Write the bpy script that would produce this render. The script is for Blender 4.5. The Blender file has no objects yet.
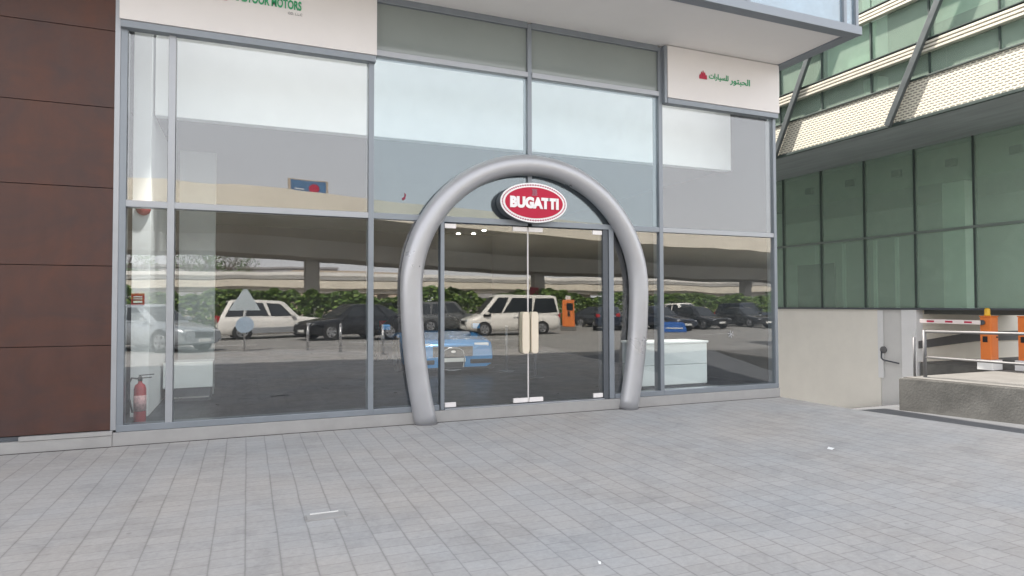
import bpy, bmesh, math, random
from mathutils import Vector, Matrix, noise
random.seed(7)
R = math.radians
scene = bpy.context.scene
COL = scene.collection
PI = math.pi

# ------------------------------------------------------------------ helpers
class MB:
    def __init__(s): s.bm = bmesh.new()
    def add(s, vs, fs, mi=0, smooth=False):
        v = [s.bm.verts.new(p) for p in vs]
        for f in fs:
            try:
                fc = s.bm.faces.new([v[i] for i in f]); fc.material_index = mi; fc.smooth = smooth
            except ValueError: pass
        return s
    def box(s, x0, x1, y0, y1, z0, z1, bev=0, mi=0, M=None):
        b = bmesh.new()
        bmesh.ops.create_cube(b, size=1)
        for v in b.verts:
            v.co = Vector(((x0+x1)/2+v.co.x*(x1-x0), (y0+y1)/2+v.co.y*(y1-y0), (z0+z1)/2+v.co.z*(z1-z0)))
        if bev: bmesh.ops.bevel(b, geom=b.edges[:], offset=bev, segments=2, affect='EDGES', profile=.6)
        return s.merge(b, mi, M)
    def merge(s, b, mi=0, M=None, smooth=None):
        b.verts.ensure_lookup_table()
        mp = {}
        for v in b.verts: mp[v] = s.bm.verts.new(M @ v.co if M else v.co)
        for f in b.faces:
            try:
                n = s.bm.faces.new([mp[v] for v in f.verts]); n.material_index = mi
                n.smooth = f.smooth if smooth is None else smooth
            except ValueError: pass
        b.free(); return s
    def tube(s, pts, r, seg=12, mi=0, cap=True):
        pts = [Vector(p) for p in pts]; rs = r if isinstance(r, (list, tuple)) else [r]*len(pts)
        t = (pts[1]-pts[0]).normalized()
        up = Vector((0, 0, 1)) if abs(t.z) < .9 else Vector((0, 1, 0))
        u = t.cross(up).normalized(); rings = []
        for i, p in enumerate(pts):
            a = pts[max(i-1, 0)]; b = pts[min(i+1, len(pts)-1)]
            t = (b-a).normalized(); u = (u - t*u.dot(t)).normalized(); w = t.cross(u)
            rings.append([s.bm.verts.new(p+(u*math.cos(2*PI*k/seg)+w*math.sin(2*PI*k/seg))*rs[i]) for k in range(seg)])
        for i in range(len(rings)-1):
            for k in range(seg):
                f = s.bm.faces.new((rings[i][k], rings[i][(k+1) % seg], rings[i+1][(k+1) % seg], rings[i+1][k])); f.smooth = True; f.material_index = mi
        if cap:
            for q in (rings[0][::-1], rings[-1]):
                f = s.bm.faces.new(q); f.material_index = mi
        return s
    def cyl(s, a, b, r, seg=20, mi=0): return s.tube([a, b], r, seg, mi)
    def lathe(s, prof, seg=24, mi=0, M=None):
        b = bmesh.new(); rings = []
        for r, z in prof: rings.append([b.verts.new((max(r, 1e-4)*math.cos(2*PI*k/seg), max(r, 1e-4)*math.sin(2*PI*k/seg), z)) for k in range(seg)])
        for i in range(len(rings)-1):
            for k in range(seg):
                f = b.faces.new((rings[i][k], rings[i][(k+1) % seg], rings[i+1][(k+1) % seg], rings[i+1][k])); f.smooth = True
        b.faces.new(rings[0][::-1]); b.faces.new(rings[-1])
        return s.merge(b, mi, M)
    def prism(s, poly, d, mi=0, M=None, bev=0):
        """poly in local XY extruded 0..d along +Z"""
        b = bmesh.new()
        v = [b.verts.new((p[0], p[1], 0)) for p in poly]; f = b.faces.new(v)
        e = bmesh.ops.extrude_face_region(b, geom=[f])
        bmesh.ops.translate(b, verts=[q for q in e['geom'] if isinstance(q, bmesh.types.BMVert)], vec=(0, 0, d))
        bmesh.ops.recalc_face_normals(b, faces=b.faces[:])
        if bev: bmesh.ops.bevel(b, geom=b.edges[:], offset=bev, segments=2, affect='EDGES')
        return s.merge(b, mi, M)
    def grid(s, rows, mi=0, smooth=True, cap=False):
        rr = [[s.bm.verts.new(p) for p in r] for r in rows]
        for i in range(len(rr)-1):
            for k in range(len(rr[i])-1):
                f = s.bm.faces.new((rr[i][k], rr[i][k+1], rr[i+1][k+1], rr[i+1][k])); f.smooth = smooth; f.material_index = mi
        if cap:
            for q in (rr[0][::-1], rr[-1]):
                f = s.bm.faces.new(q); f.material_index = mi
        return s
    def flatback(s, y):
        for v in s.bm.verts: v.co.y = min(v.co.y, y)
        return s
    def build(s, name, m, parent=None, loc=None, fixn=True):
        if fixn: bmesh.ops.recalc_face_normals(s.bm, faces=s.bm.faces[:])
        me = bpy.data.meshes.new(name); s.bm.to_mesh(me); s.bm.free()
        for q in (m if isinstance(m, (list, tuple)) else [m]): me.materials.append(q)
        o = bpy.data.objects.new(name, me); COL.objects.link(o)
        if parent: o.parent = parent
        if loc: o.location = loc
        return o

def tag(o, label=None, cat=None, group=None, kind=None):
    if label: o['label'] = label
    if cat: o['category'] = cat
    if group: o['group'] = group
    if kind: o['kind'] = kind
    return o
def thing(name, label, cat, loc=(0, 0, 0), rz=0, group=None):
    o = bpy.data.objects.new(name, None); COL.objects.link(o); o.location = loc; o.rotation_euler = (0, 0, rz)
    o.empty_display_size = .2
    return tag(o, label, cat, group)
def face_cam(loc):      # local XY poly -> stands upright facing -Y; extrudes towards -Y
    return Matrix.Translation(loc) @ Matrix.Rotation(R(90), 4, 'X')

def text_mesh(body, size, extrude, bold=0, width=None, height=None):
    """text as a bmesh centred on x, base line at 0, in local XY"""
    cu = bpy.data.curves.new('lettering', 'FONT'); cu.body = body; cu.size = size; cu.extrude = extrude; cu.offset = bold
    cu.align_x = 'CENTER'; cu.resolution_u = 4
    o = bpy.data.objects.new('lettering', cu); COL.objects.link(o)
    bpy.context.view_layer.update()
    dg = bpy.context.evaluated_depsgraph_get()
    me = bpy.data.meshes.new_from_object(o.evaluated_get(dg))
    b = bmesh.new(); b.from_mesh(me)
    bpy.data.objects.remove(o); bpy.data.curves.remove(cu); bpy.data.meshes.remove(me)
    xs = [v.co.x for v in b.verts]; ys = [v.co.y for v in b.verts]
    if xs:
        cx = (min(xs)+max(xs))/2
        sx = width/(max(xs)-min(xs)) if width else 1
        y0 = min(ys); sy = height/(max(ys)-y0) if height else (sx if width else 1)
        for v in b.verts: v.co = Vector(((v.co.x-cx)*sx, (v.co.y-y0 if height else v.co.y)*sy, v.co.z))
    return b

# ------------------------------------------------------------------ materials
def nt(name):
    m = bpy.data.materials.new(name); m.use_nodes = True
    return m, m.node_tree, m.node_tree.nodes, m.node_tree.links
def mat(name, col, rough=.6, metal=0, var=.08, scale=3, bump=0, bscale=40, coat=0, stretch=(1, 1, 1), spec=.5, rvar=0.08):
    m, t, N, L = nt(name); b = N['Principled BSDF']
    b.inputs['Metallic'].default_value = metal
    col2 = None if not isinstance(col[0], tuple) else col[1]; col = col if col2 is None else col[0]
    b.inputs['Coat Weight'].default_value = coat; b.inputs['Coat Roughness'].default_value = .05
    b.inputs['Specular IOR Level'].default_value = spec
    tc = N.new('ShaderNodeTexCoord'); mp = N.new('ShaderNodeMapping'); mp.inputs['Scale'].default_value = stretch
    L.new(tc.outputs['Object'], mp.inputs[0])
    n = N.new('ShaderNodeTexNoise'); n.inputs['Scale'].default_value = scale; n.inputs['Detail'].default_value = 6; n.inputs['Roughness'].default_value = .6
    L.new(mp.outputs[0], n.inputs['Vector'])
    r = N.new('ShaderNodeMapRange'); r.inputs[1].default_value = .3; r.inputs[2].default_value = .7
    r.inputs[3].default_value = 1-var; r.inputs[4].default_value = 1+var
    L.new(n.outputs[0], r.inputs[0])
    v = N.new('ShaderNodeVectorMath'); v.operation = 'SCALE'; v.inputs[0].default_value = col
    L.new(r.outputs[0], v.inputs['Scale']); L.new(v.outputs[0], b.inputs['Base Color'])
    if col2:
        m2 = N.new('ShaderNodeMapping'); m2.inputs['Scale'].default_value = (.9, 1, 1.2); L.new(tc.outputs['Object'], m2.inputs[0])
        n3 = N.new('ShaderNodeTexNoise'); n3.inputs['Scale'].default_value = 1.3; n3.inputs['Detail'].default_value = 9; n3.inputs['Roughness'].default_value = .68; n3.inputs['Distortion'].default_value = .6; L.new(m2.outputs[0], n3.inputs['Vector'])
        r3 = N.new('ShaderNodeMapRange'); r3.inputs[1].default_value = .36; r3.inputs[2].default_value = .64; L.new(n3.outputs[0], r3.inputs[0])
        mc = N.new('ShaderNodeMix'); mc.data_type = 'RGBA'; mc.inputs[6].default_value = (*col, 1); mc.inputs[7].default_value = (*col2, 1)
        L.new(r3.outputs[0], mc.inputs[0]); L.new(mc.outputs[2], v.inputs[0])
    r2 = N.new('ShaderNodeMapRange'); r2.inputs[1].default_value = .3; r2.inputs[2].default_value = .7
    r2.inputs[3].default_value = max(rough-rvar, .02); r2.inputs[4].default_value = min(rough+rvar, 1)
    L.new(n.outputs[0], r2.inputs[0]); L.new(r2.outputs[0], b.inputs['Roughness'])
    if bump:
        n2 = N.new('ShaderNodeTexNoise'); n2.inputs['Scale'].default_value = bscale; n2.inputs['Detail'].default_value = 4
        L.new(mp.outputs[0], n2.inputs['Vector'])
        bp = N.new('ShaderNodeBump'); bp.inputs['Strength'].default_value = bump; bp.inputs['Distance'].default_value = .01
        L.new(n2.outputs[0], bp.inputs['Height']); L.new(bp.outputs[0], b.inputs['Normal'])
    return m
def emit(name, col, s):
    m, t, N, L = nt(name); e = N.new('ShaderNodeEmission'); e.inputs[0].default_value = (*col, 1); e.inputs[1].default_value = s
    L.new(e.outputs[0], N['Material Output'].inputs[0]); return m
def glass(name, tint, refl=.14, gcol=(1, 1, 1), wave=.0, veil=.0, veilcol=(.5, .5, .5), dv=.5):
    """coated architectural glass: a mirror coat over tinted clear glass (each face of the slab)"""
    m, t, N, L = nt(name); N.remove(N['Principled BSDF'])
    tr = N.new('ShaderNodeBsdfTransparent'); tr.inputs[0].default_value = (*tint, 1)
    g = N.new('ShaderNodeBsdfGlossy'); g.inputs['Roughness'].default_value = .0; g.inputs[0].default_value = (*gcol, 1)
    fr = N.new('ShaderNodeLayerWeight'); fr.inputs['Blend'].default_value = .5      # Schlick, the same from both faces of the slab
    pw = N.new('ShaderNodeMath'); pw.operation = 'POWER'; pw.inputs[1].default_value = 5; L.new(fr.outputs['Facing'], pw.inputs[0])
    ad = N.new('ShaderNodeMath'); ad.operation = 'MULTIPLY_ADD'; ad.use_clamp = True; ad.inputs[1].default_value = .95; ad.inputs[2].default_value = refl+.035
    L.new(pw.outputs[0], ad.inputs[0])
    mx = N.new('ShaderNodeMixShader'); L.new(ad.outputs[0], mx.inputs[0]); L.new(tr.outputs[0], mx.inputs[1]); L.new(g.outputs[0], mx.inputs[2])
    tc = N.new('ShaderNodeTexCoord')
    if wave:
        n = N.new('ShaderNodeTexNoise'); n.inputs['Scale'].default_value = .9; n.inputs['Detail'].default_value = 1
        L.new(tc.outputs['Object'], n.inputs['Vector'])
        bp = N.new('ShaderNodeBump'); bp.inputs['Strength'].default_value = 1; bp.inputs['Distance'].default_value = wave
        L.new(n.outputs[0], bp.inputs['Height']); L.new(bp.outputs[0], g.inputs['Normal'])
    out = mx
    if veil:  # diffuse veil painted over the glass as haze, lifting its darks
        d = N.new('ShaderNodeBsdfDiffuse'); d.inputs[0].default_value = (*veilcol, 1)
        n = N.new('ShaderNodeTexNoise'); n.inputs['Scale'].default_value = 2.5; n.inputs['Detail'].default_value = 8
        L.new(tc.outputs['Object'], n.inputs['Vector'])
        r = N.new('ShaderNodeMapRange'); r.inputs[1].default_value = .35; r.inputs[2].default_value = .75; r.inputs[3].default_value = veil*(1-dv); r.inputs[4].default_value = veil*(1+dv)
        L.new(n.outputs[0], r.inputs[0])
        m2 = N.new('ShaderNodeMixShader'); L.new(r.outputs[0], m2.inputs[0]); L.new(mx.outputs[0], m2.inputs[1]); L.new(d.outputs[0], m2.inputs[2]); out = m2
    L.new(out.outputs[0], N['Material Output'].inputs[0]); return m

def paver_mat():
    m, t, N, L = nt('grey concrete pavers'); b = N['Principled BSDF']
    tc = N.new('ShaderNodeTexCoord'); sep = N.new('ShaderNodeSeparateXYZ'); L.new(tc.outputs['Object'], sep.inputs[0])
    # slight waviness of the laid courses
    nw = N.new('ShaderNodeTexNoise'); nw.inputs['Scale'].default_value = 1.3; nw.inputs['Detail'].default_value = 3; L.new(tc.outputs['Object'], nw.inputs['Vector'])
    wm = N.new('ShaderNodeMapRange'); wm.inputs[3].default_value = -.011; wm.inputs[4].default_value = .011; L.new(nw.outputs[0], wm.inputs[0])
    ax = N.new('ShaderNodeMath'); L.new(sep.outputs[0], ax.inputs[0]); L.new(wm.outputs[0], ax.inputs[1])
    com = N.new('ShaderNodeCombineXYZ'); L.new(sep.outputs[1], com.inputs[0]); L.new(ax.outputs[0], com.inputs[1])
    br = N.new('ShaderNodeTexBrick'); L.new(com.outputs[0], br.inputs['Vector'])
    br.inputs['Scale'].default_value = 1; br.inputs['Brick Width'].default_value = .145; br.inputs['Row Height'].default_value = .205
    br.inputs['Mortar Size'].default_value = .006; br.inputs['Mortar Smooth'].default_value = .6; br.inputs['Bias'].default_value = 0
    br.offset = .5; br.squash = 1
    br.inputs['Color1'].default_value = (.345, .342, .336, 1); br.inputs['Color2'].default_value = (.378, .375, .368, 1); br.inputs['Mortar'].default_value = (.285, .282, .276, 1)
    # the joints along Y are wider and darker
    md = N.new('ShaderNodeMath'); md.operation = 'PINGPONG'; md.inputs[1].default_value = .1025; L.new(ax.outputs[0], md.inputs[0])
    jr = N.new('ShaderNodeMapRange'); jr.inputs[1].default_value = 0; jr.inputs[2].default_value = .016; jr.inputs[3].default_value = .885; jr.inputs[4].default_value = 1; L.new(md.outputs[0], jr.inputs[0])
    jn = N.new('ShaderNodeTexNoise'); jn.inputs['Scale'].default_value = 2.2; jn.inputs['Detail'].default_value = 5; L.new(tc.outputs['Object'], jn.inputs['Vector'])
    jm = N.new('ShaderNodeMapRange'); jm.inputs[1].default_value = .4; jm.inputs[2].default_value = .62; L.new(jn.outputs[0], jm.inputs[0])
    jx = N.new('ShaderNodeMix'); jx.data_type = 'FLOAT'; L.new(jm.outputs[0], jx.inputs[0]); L.new(jr.outputs[0], jx.inputs[2]); jx.inputs[3].default_value = 1
    jl = N.new('ShaderNodeMath'); jl.operation = 'MULTIPLY_ADD'; jl.inputs[1].default_value = .5; jl.inputs[2].default_value = .5; L.new(jr.outputs[0], jl.inputs[0])
    jy = N.new('ShaderNodeMath'); jy.operation = 'MULTIPLY'; L.new(jx.outputs[0], jy.inputs[0]); L.new(jl.outputs[0], jy.inputs[1])
    # warm / cool patches, dirt
    n1 = N.new('ShaderNodeTexNoise'); n1.inputs['Scale'].default_value = .55; n1.inputs['Detail'].default_value = 5; n1.inputs['Roughness'].default_value = .6; L.new(tc.outputs['Object'], n1.inputs['Vector'])
    cr = N.new('ShaderNodeValToRGB'); L.new(n1.outputs[0], cr.inputs[0])
    cr.color_ramp.elements[0].position = .36; cr.color_ramp.elements[0].color = (1.05, 1.0, .965, 1)
    cr.color_ramp.elements[1].position = .66; cr.color_ramp.elements[1].color = (.965, .985, 1.02, 1)
    n2 = N.new('ShaderNodeTexNoise'); n2.inputs['Scale'].default_value = 26; n2.inputs['Detail'].default_value = 6; n2.inputs['Roughness'].default_value = .7; L.new(tc.outputs['Object'], n2.inputs['Vector'])
    dr = N.new('ShaderNodeMapRange'); dr.inputs[1].default_value = .3; dr.inputs[2].default_value = .7; dr.inputs[3].default_value = .9; dr.inputs[4].default_value = 1.1; L.new(n2.outputs[0], dr.inputs[0])
    m1 = N.new('ShaderNodeMix'); m1.data_type = 'RGBA'; m1.blend_type = 'MULTIPLY'; m1.inputs[0].default_value = 1
    L.new(br.outputs[0], m1.inputs[6]); L.new(cr.outputs[0], m1.inputs[7])
    s1 = N.new('ShaderNodeVectorMath'); s1.operation = 'SCALE'; L.new(m1.outputs[2], s1.inputs[0]); L.new(dr.outputs[0], s1.inputs['Scale'])
    s2 = N.new('ShaderNodeVectorMath'); s2.operation = 'SCALE'; L.new(s1.outputs[0], s2.inputs[0]); L.new(jy.outputs[0], s2.inputs['Scale'])
    n3 = N.new('ShaderNodeTexNoise'); n3.inputs['Scale'].default_value = 1.7; n3.inputs['Detail'].default_value = 9; n3.inputs['Roughness'].default_value = .72; n3.inputs['Distortion'].default_value = .8
    L.new(tc.outputs['Object'], n3.inputs['Vector'])
    st = N.new('ShaderNodeMapRange'); st.inputs[1].default_value = .34; st.inputs[2].default_value = .52; st.inputs[3].default_value = .86; st.inputs[4].default_value = 1.02; L.new(n3.outputs[0], st.inputs[0])
    vo = N.new('ShaderNodeTexVoronoi'); vo.inputs['Scale'].default_value = 2.6; L.new(tc.outputs['Object'], vo.inputs['Vector'])
    gm = N.new('ShaderNodeMapRange'); gm.inputs[1].default_value = .035; gm.inputs[2].default_value = .06; gm.inputs[3].default_value = .80; gm.inputs[4].default_value = 1; L.new(vo.outputs['Distance'], gm.inputs[0])
    sg = N.new('ShaderNodeMath'); sg.operation = 'MULTIPLY'; L.new(st.outputs[0], sg.inputs[0]); L.new(gm.outputs[0], sg.inputs[1])
    s3 = N.new('ShaderNodeVectorMath'); s3.operation = 'SCALE'; L.new(s2.outputs[0], s3.inputs[0]); L.new(sg.outputs[0], s3.inputs['Scale'])
    L.new(s3.outputs[0], b.inputs['Base Color']); b.inputs['Roughness'].default_value = .75
    bp = N.new('ShaderNodeBump'); bp.inputs['Strength'].default_value = .5; bp.inputs['Distance'].default_value = .004
    mm = N.new('ShaderNodeMath'); mm.operation = 'MULTIPLY'; L.new(jr.outputs[0], mm.inputs[0]); L.new(dr.outputs[0], mm.inputs[1])
    L.new(mm.outputs[0], bp.inputs['Height']); L.new(bp.outputs[0], b.inputs['Normal'])
    return m

def mesh_mat():
    """cream perforated metal: rows of dark holes in object Y-Z"""
    m, t, N, L = nt('cream perforated metal'); b = N['Principled BSDF']
    tc = N.new('ShaderNodeTexCoord'); sep = N.new('ShaderNodeSeparateXYZ'); L.new(tc.outputs['Object'], sep.inputs[0])
    com = N.new('ShaderNodeCombineXYZ'); L.new(sep.outputs[1], com.inputs[0]); L.new(sep.outputs[2], com.inputs[1])
    br = N.new('ShaderNodeTexBrick'); L.new(com.outputs[0], br.inputs['Vector'])
    br.inputs['Scale'].default_value = 1; br.inputs['Brick Width'].default_value = .13; br.inputs['Row Height'].default_value = .062
    br.inputs['Mortar Size'].default_value = .021; br.inputs['Mortar Smooth'].default_value = .3
    br.inputs['Color1'].default_value = (.20, .19, .16, 1); br.inputs['Color2'].default_value = (.22, .2, .17, 1); br.inputs['Mortar'].default_value = (.66, .63, .52, 1)
    L.new(br.outputs[0], b.inputs['Base Color']); b.inputs['Roughness'].default_value = .5
    bp = N.new('ShaderNodeBump'); bp.inputs['Strength'].default_value = .6; bp.inputs['Distance'].default_value = .01
    L.new(br.outputs['Fac'], bp.inputs['Height']); L.new(bp.outputs[0], b.inputs['Normal'])
    return m

M = dict(
    asphalt=mat('road asphalt', (.26, .252, .24), .85, var=.18, scale=.8, bump=.4, bscale=60),
    darkasphalt=mat('dark asphalt lane', (.11, .115, .124), .8, var=.12, scale=2, bump=.4, bscale=60),
    sand=mat('sandy ground', (.34, .3, .24), .95, var=.15, scale=.3, bump=.3, bscale=8),
    kerb=mat('granite kerb', (.33, .325, .32), .6, var=.07, scale=5, bump=.15, bscale=80),
    frame=mat('grey powder coated aluminium', (.235, .26, .29), .42, metal=.35, var=.05),
    framelt=mat('pale grey aluminium', (.36, .375, .40), .38, metal=.4, var=.05),
    framedk=mat('dark grey aluminium', (.09, .10, .115), .45, metal=.2, var=.05),
    brown=mat('brown cladding panel', ((.088, .038, .027), (.060, .034, .031)), .5, var=.12, scale=5, bump=.05, bscale=9, stretch=(1, 1, .35), spec=.35),
    seam=mat('dark joint', (.02, .014, .013), .8),
    white=mat('white painted board', (.71, .685, .675), .45, var=.025, scale=1.5),
    soffit=mat('off white soffit', (.80, .775, .75), .7, var=.025, scale=1),
    spandrel=mat('grey green back painted glass', (.235, .265, .255), .06, var=.05, scale=.8, coat=.5),
    plaster=mat('cream plaster', (.84, .81, .74), .85, var=.04, scale=1.2, bump=.12, bscale=30),
    plaster2=mat('pale plaster trim', (.68, .675, .66), .8, var=.04, scale=2, bump=.1, bscale=30),
    concrete=mat('weathered concrete', (.135, .133, .125), .88, var=.28, scale=2.2, bump=.5, bscale=25),
    concrete2=mat('pale concrete', (.155, .150, .142), .85, var=.12, scale=2, bump=.3, bscale=25),
    viaduct=mat('cream concrete parapet', (.74, .69, .59), .85, var=.07, scale=.4),
    viadeck=mat('grey concrete girder', (.64, .625, .595), .9, var=.12, scale=.25, stretch=(1, 1, 1)),
    silver=mat('silver painted steel', (.42, .425, .445), .36, metal=.45, var=.07, scale=1.4, rvar=.12, coat=.15),
    steel=mat('brushed stainless steel', (.55, .55, .55), .3, metal=.9, var=.05),
    galv=mat('galvanised rail', (.17, .17, .175), .55, metal=.2, var=.1),
    whitesteel=mat('satin patch fitting', (.80, .77, .76), .4, metal=.1, var=.03),
    cream=mat('cream handle pad', (.70, .62, .50), .5, var=.04),
    black=mat('black plastic', (.015, .015, .017), .45, var=.1),
    rubber=mat('tyre rubber', (.022, .022, .022), .8, var=.15),
    red=mat('red enamel', (.46, .016, .05), .5, var=.06, scale=4, spec=.25),
    signred=mat('red sign paint', (.45, .02, .06), .5, var=.05),
    pearl=mat('white enamel rim', (.82, .80, .80), .35, var=.03),
    bead=mat('pink red bead', (.42, .16, .20), .5),
    emblem=mat('pinkish grey emblem', (.30, .12, .17), .5),
    green=mat('green lettering', (.03, .33, .14), .5, var=.06),
    greysmall=mat('grey lettering', (.22, .22, .23), .6),
    extred=mat('extinguisher red', (.42, .025, .03), .35, var=.1, coat=.3),
    floor=mat('dark polished floor', (.014, .018, .024), .35, var=.1, spec=.2),
    intdark=mat('dark showroom wall', (.035, .04, .045), .7, var=.1),
    intceil=mat('showroom ceiling', (.10, .10, .10), .8, var=.05),
    intwhite=mat('white showroom plaster', (.80, .81, .81), .6, var=.02),
    desk=mat('white glossy counter', (.78, .80, .79), .2, var=.02, coat=.3),
    orange=mat('orange painted steel', (.72, .20, .045), .45, var=.05, scale=4),
    yellow=mat('amber beacon', (.75, .42, .02), .3),
    redwhite=mat('white barrier arm', (.78, .70, .68), .5),
    leaf=mat('hedge leaf', (.085, .155, .03), .55, var=.35, scale=.9),
    leaf2=mat('hedge leaf light', (.15, .23, .045), .55, var=.3, scale=.9),
    bark=mat('bark', (.12, .09, .065), .9, var=.2, scale=6, bump=.5, bscale=20),
    carglass=mat('tinted car glass', (.02, .025, .03), .06, var=.05, coat=.5),
    chrome=mat('chrome', (.75, .75, .76), .12, metal=1, var=.02),
    lamp=mat('headlight lens', (.70, .72, .75), .12, var=.05, coat=.6),
    tail=mat('tail light lens', (.40, .015, .02), .15, var=.05, coat=.6),
    plate=mat('number plate', (.75, .75, .72), .4),
    rim=mat('alloy rim', (.45, .46, .48), .3, metal=.7, var=.05),
    blue=mat('blue plastic', (.02, .12, .42), .45),
    bldg=mat('grey block render', (.36, .35, .36), .9, var=.06, scale=.2),
    bldg2=mat('sand block render', (.48, .40, .32), .9, var=.06, scale=.2),
    winband=mat('far window glass', (.08, .09, .10), .2),
    mesh=mesh_mat(),
    pavers=paver_mat(),
    paper=mat('white paper', (.8, .8, .8), .8),
)
M['plaster3'] = mat('white plaster trim', (.80, .80, .80), .8, var=.03, scale=2, bump=.1, bscale=30)
M['plasterdk'] = mat('sand plaster', (.80, .76, .68), .85, var=.05, scale=1.2, bump=.12, bscale=30)
M['plasterbd'] = mat('dark grey band', (.13, .13, .13), .8, var=.1)
M['glass'] = glass('coated clear glass', (.95, .978, .978), .06, (1, .99, 1), wave=.0021, veil=.014, veilcol=(.6, .6, .62))
M['glassblue'] = glass('coated bluish glass', (.94, .975, .985), .06, (.88, .97, 1.0), wave=.0016, veil=.03, veilcol=(.50, .60, .70))
M['doorglass'] = glass('clear door glass', (.95, .97, .97), .055, (1, .99, .97), wave=.0014, veil=.008, veilcol=(.5, .5, .5))
M['officeglass'] = glass('green office glass', (.78, .88, .82), .0, (.55, .68, .60), wave=.0012, veil=.27, veilcol=(.60, .73, .63), dv=.07)  # strong green veil puts extra brightness into the panes' colour
M['skyglass'] = glass('pale sky glass', (.6, .72, .8), .22, (.92, .98, 1), wave=.002, veil=.22, veilcol=(.42, .50, .56))

# ------------------------------------------------------------------ ground
def sheet(name, poly, z, m, label=None):
    o = MB().add([(p[0], p[1], z) for p in poly], [list(range(len(poly)))]).build(name, m)
    return tag(o, kind='structure')
for i, pl in enumerate(([(-500, -500), (500, -500), (500, -9.2), (-500, -9.2)], [(-500, -9.2), (8.55, -9.2), (8.55, 500), (-500, 500)], [(17.02, -9.2), (500, -9.2), (500, 500), (17.02, 500)], [(8.55, 30), (17.02, 30), (17.02, 500), (8.55, 500)])):
    sheet('ground', pl, -.012, M['sand'])
sheet('road', [(-120, -31), (140, -31), (140, -9.2), (14.8, -9.2), (9.5, -9.2), (10.35, -13.2), (-120, -15.2)], -.004, M['asphalt'])
tag(MB().box(-120, 140, -31.4, -31, -.01, .12, .02).build('kerb', M['kerb']), kind='structure')
pav = MB()
P = [(-60, -.02), (8.47, -.02), (8.49, -1.47), (8.80, -3.63), (9.6, -9.5), (10.4, -13.2), (4.6, -13.4), (1.6, -15.6), (-4, -15.2), (-60, -15.2)]
tag(MB().prism(P[::-1], .03, M=Matrix.Translation((0, 0, -.03))).build('pavement', M['pavers']), kind='structure')
# sunken car park lane: level, then falling away along the side of the showroom
lane = MB()
rows = [(-9.2, -.013), (-5.5, -.42), (-2.0, -.67), (1.5, -.72), (4.0, -1.22), (6.0, -1.68), (9.0, -2.2), (30, -2.3)]
lane.grid([[(8.5, y, z), (12.8, y, z), (17.3, y, z)] for y, z in rows], smooth=False)
tag(lane.build('driveway', M['darkasphalt']), kind='structure')
lw = MB().prism([(8.48, 14), (8.48, -1.47), (8.79, -3.63), (9.45, -9.2), (9.30, -9.2), (8.64, -3.63), (8.33, -1.47), (8.33, 14)], 2.6, M=Matrix.Translation((0, 0, -2.62)))
tag(lw.build('retaining_kerb', M['concrete']), kind='structure')
# lane marks on the far road
for k in range(8):
    pass
lm = MB()
for k in range(14):
    x = -20+6*k
    lm.box(x, x+2.4, -19.08, -18.95, -.004, 0.0)
tag(lm.build('road_marking', M['paper']), kind='structure')

# ------------------------------------------------------------------ showroom building
B = thing('showroom_building', 'glass fronted showroom with brown cladding on its left and a white soffit over the glass', 'building', (3.5, 0, 0))
def part(mb, name, m, parent=B):
    o = mb.build(name, m, parent)
    o.matrix_parent_inverse = Matrix.Translation(-Vector(parent.location)) if parent is B else Matrix()
    return o
# brown cladding rows (joints 12 mm open, dark behind)
zs = [.185, 1.145, 2.045, 2.935, 3.86, 4.75, 5.72, 7.0, 8.3, 9.6, 11.5]
part(MB().box(-16, -1.43, .0, .25, .0, 11.5), 'wall', M['seam'])
for i in range(len(zs)-1):
    part(MB().box(-16, -1.425, -.045, -.002, zs[i]+.0035, zs[i+1]-.0035, .002), 'cladding_panel', M['brown'])
part(MB().box(-1.425, -1.37, -.05, .1, .18, 5.72, .004), 'corner_trim', M['framelt'])
# plinth kerb
part(MB().box(-1.40, 8.46, -.07, .14, 0, .155, .006), 'plinth', M['kerb'])
part(MB().box(-16, -1.403, -.075, .0, 0, .128, .006), 'plinth', M['kerb'])
part(MB().box(-2.27, -1.40, -.085, -.0, .131, .178, .004), 'plinth_cap', M['kerb'])
part(MB().box(-16, -2.272, -.03, .0, .131, .178, .0), 'drip_recess', M['framedk'])
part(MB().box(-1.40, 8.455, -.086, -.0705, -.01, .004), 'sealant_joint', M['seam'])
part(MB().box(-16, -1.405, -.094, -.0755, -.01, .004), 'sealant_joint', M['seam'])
# frames
def mull(x, z0, z1, w=.075, m='frame', y0=-.045, y1=.13): return part(MB().box(x-w/2, x+w/2, y0, y1, z0, z1, .005), 'mullion', M[m])
def tran(x0, x1, z, h=.075, m='frame', y0=-.041, y1=.12): return part(MB().box(x0, x1, y0, y1, z-h/2, z+h/2, .005), 'transom', M[m])
XS = [-1.335, -.84, 1.50, 3.79, 6.07, 8.425]
for x in (XS[0],): mull(x, .23, 4.80, .07)
mull(-.84, .23, 4.80, .075, 'framelt')
mull(1.50, .157, 4.93, .07)
mull(3.79, 2.81, 5.70, .065)
mull(6.07, .157, 5.70, .07)
mull(8.425, .23, 4.80, .06)
for a, b in zip(XS[:-1], XS[1:]):
    if a == XS[2] or a == XS[3]: continue
    tran(a+.034, b-.034, 2.775, .075, 'framelt')
tran(1.534, 3.757, 2.775, .08); tran(3.823, 6.036, 2.775, .08)
for a, b in ((-1.37, 1.466), (1.534, 2.43), (5.20, 6.036), (6.104, 8.456)):
    tran(a, b, .195, .075, 'frame', -.05, .12)
tran(1.534, 3.757, 4.945, .075, 'framelt', -.06); tran(3.823, 6.036, 4.945, .075, 'framelt', -.06)
tran(1.57, 3.757, 5.68, .09); tran(3.823, 6.036, 5.68, .09)
mull(6.07+.05, 4.93, 5.70, .03, 'framelt', -.05, .02)
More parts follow.
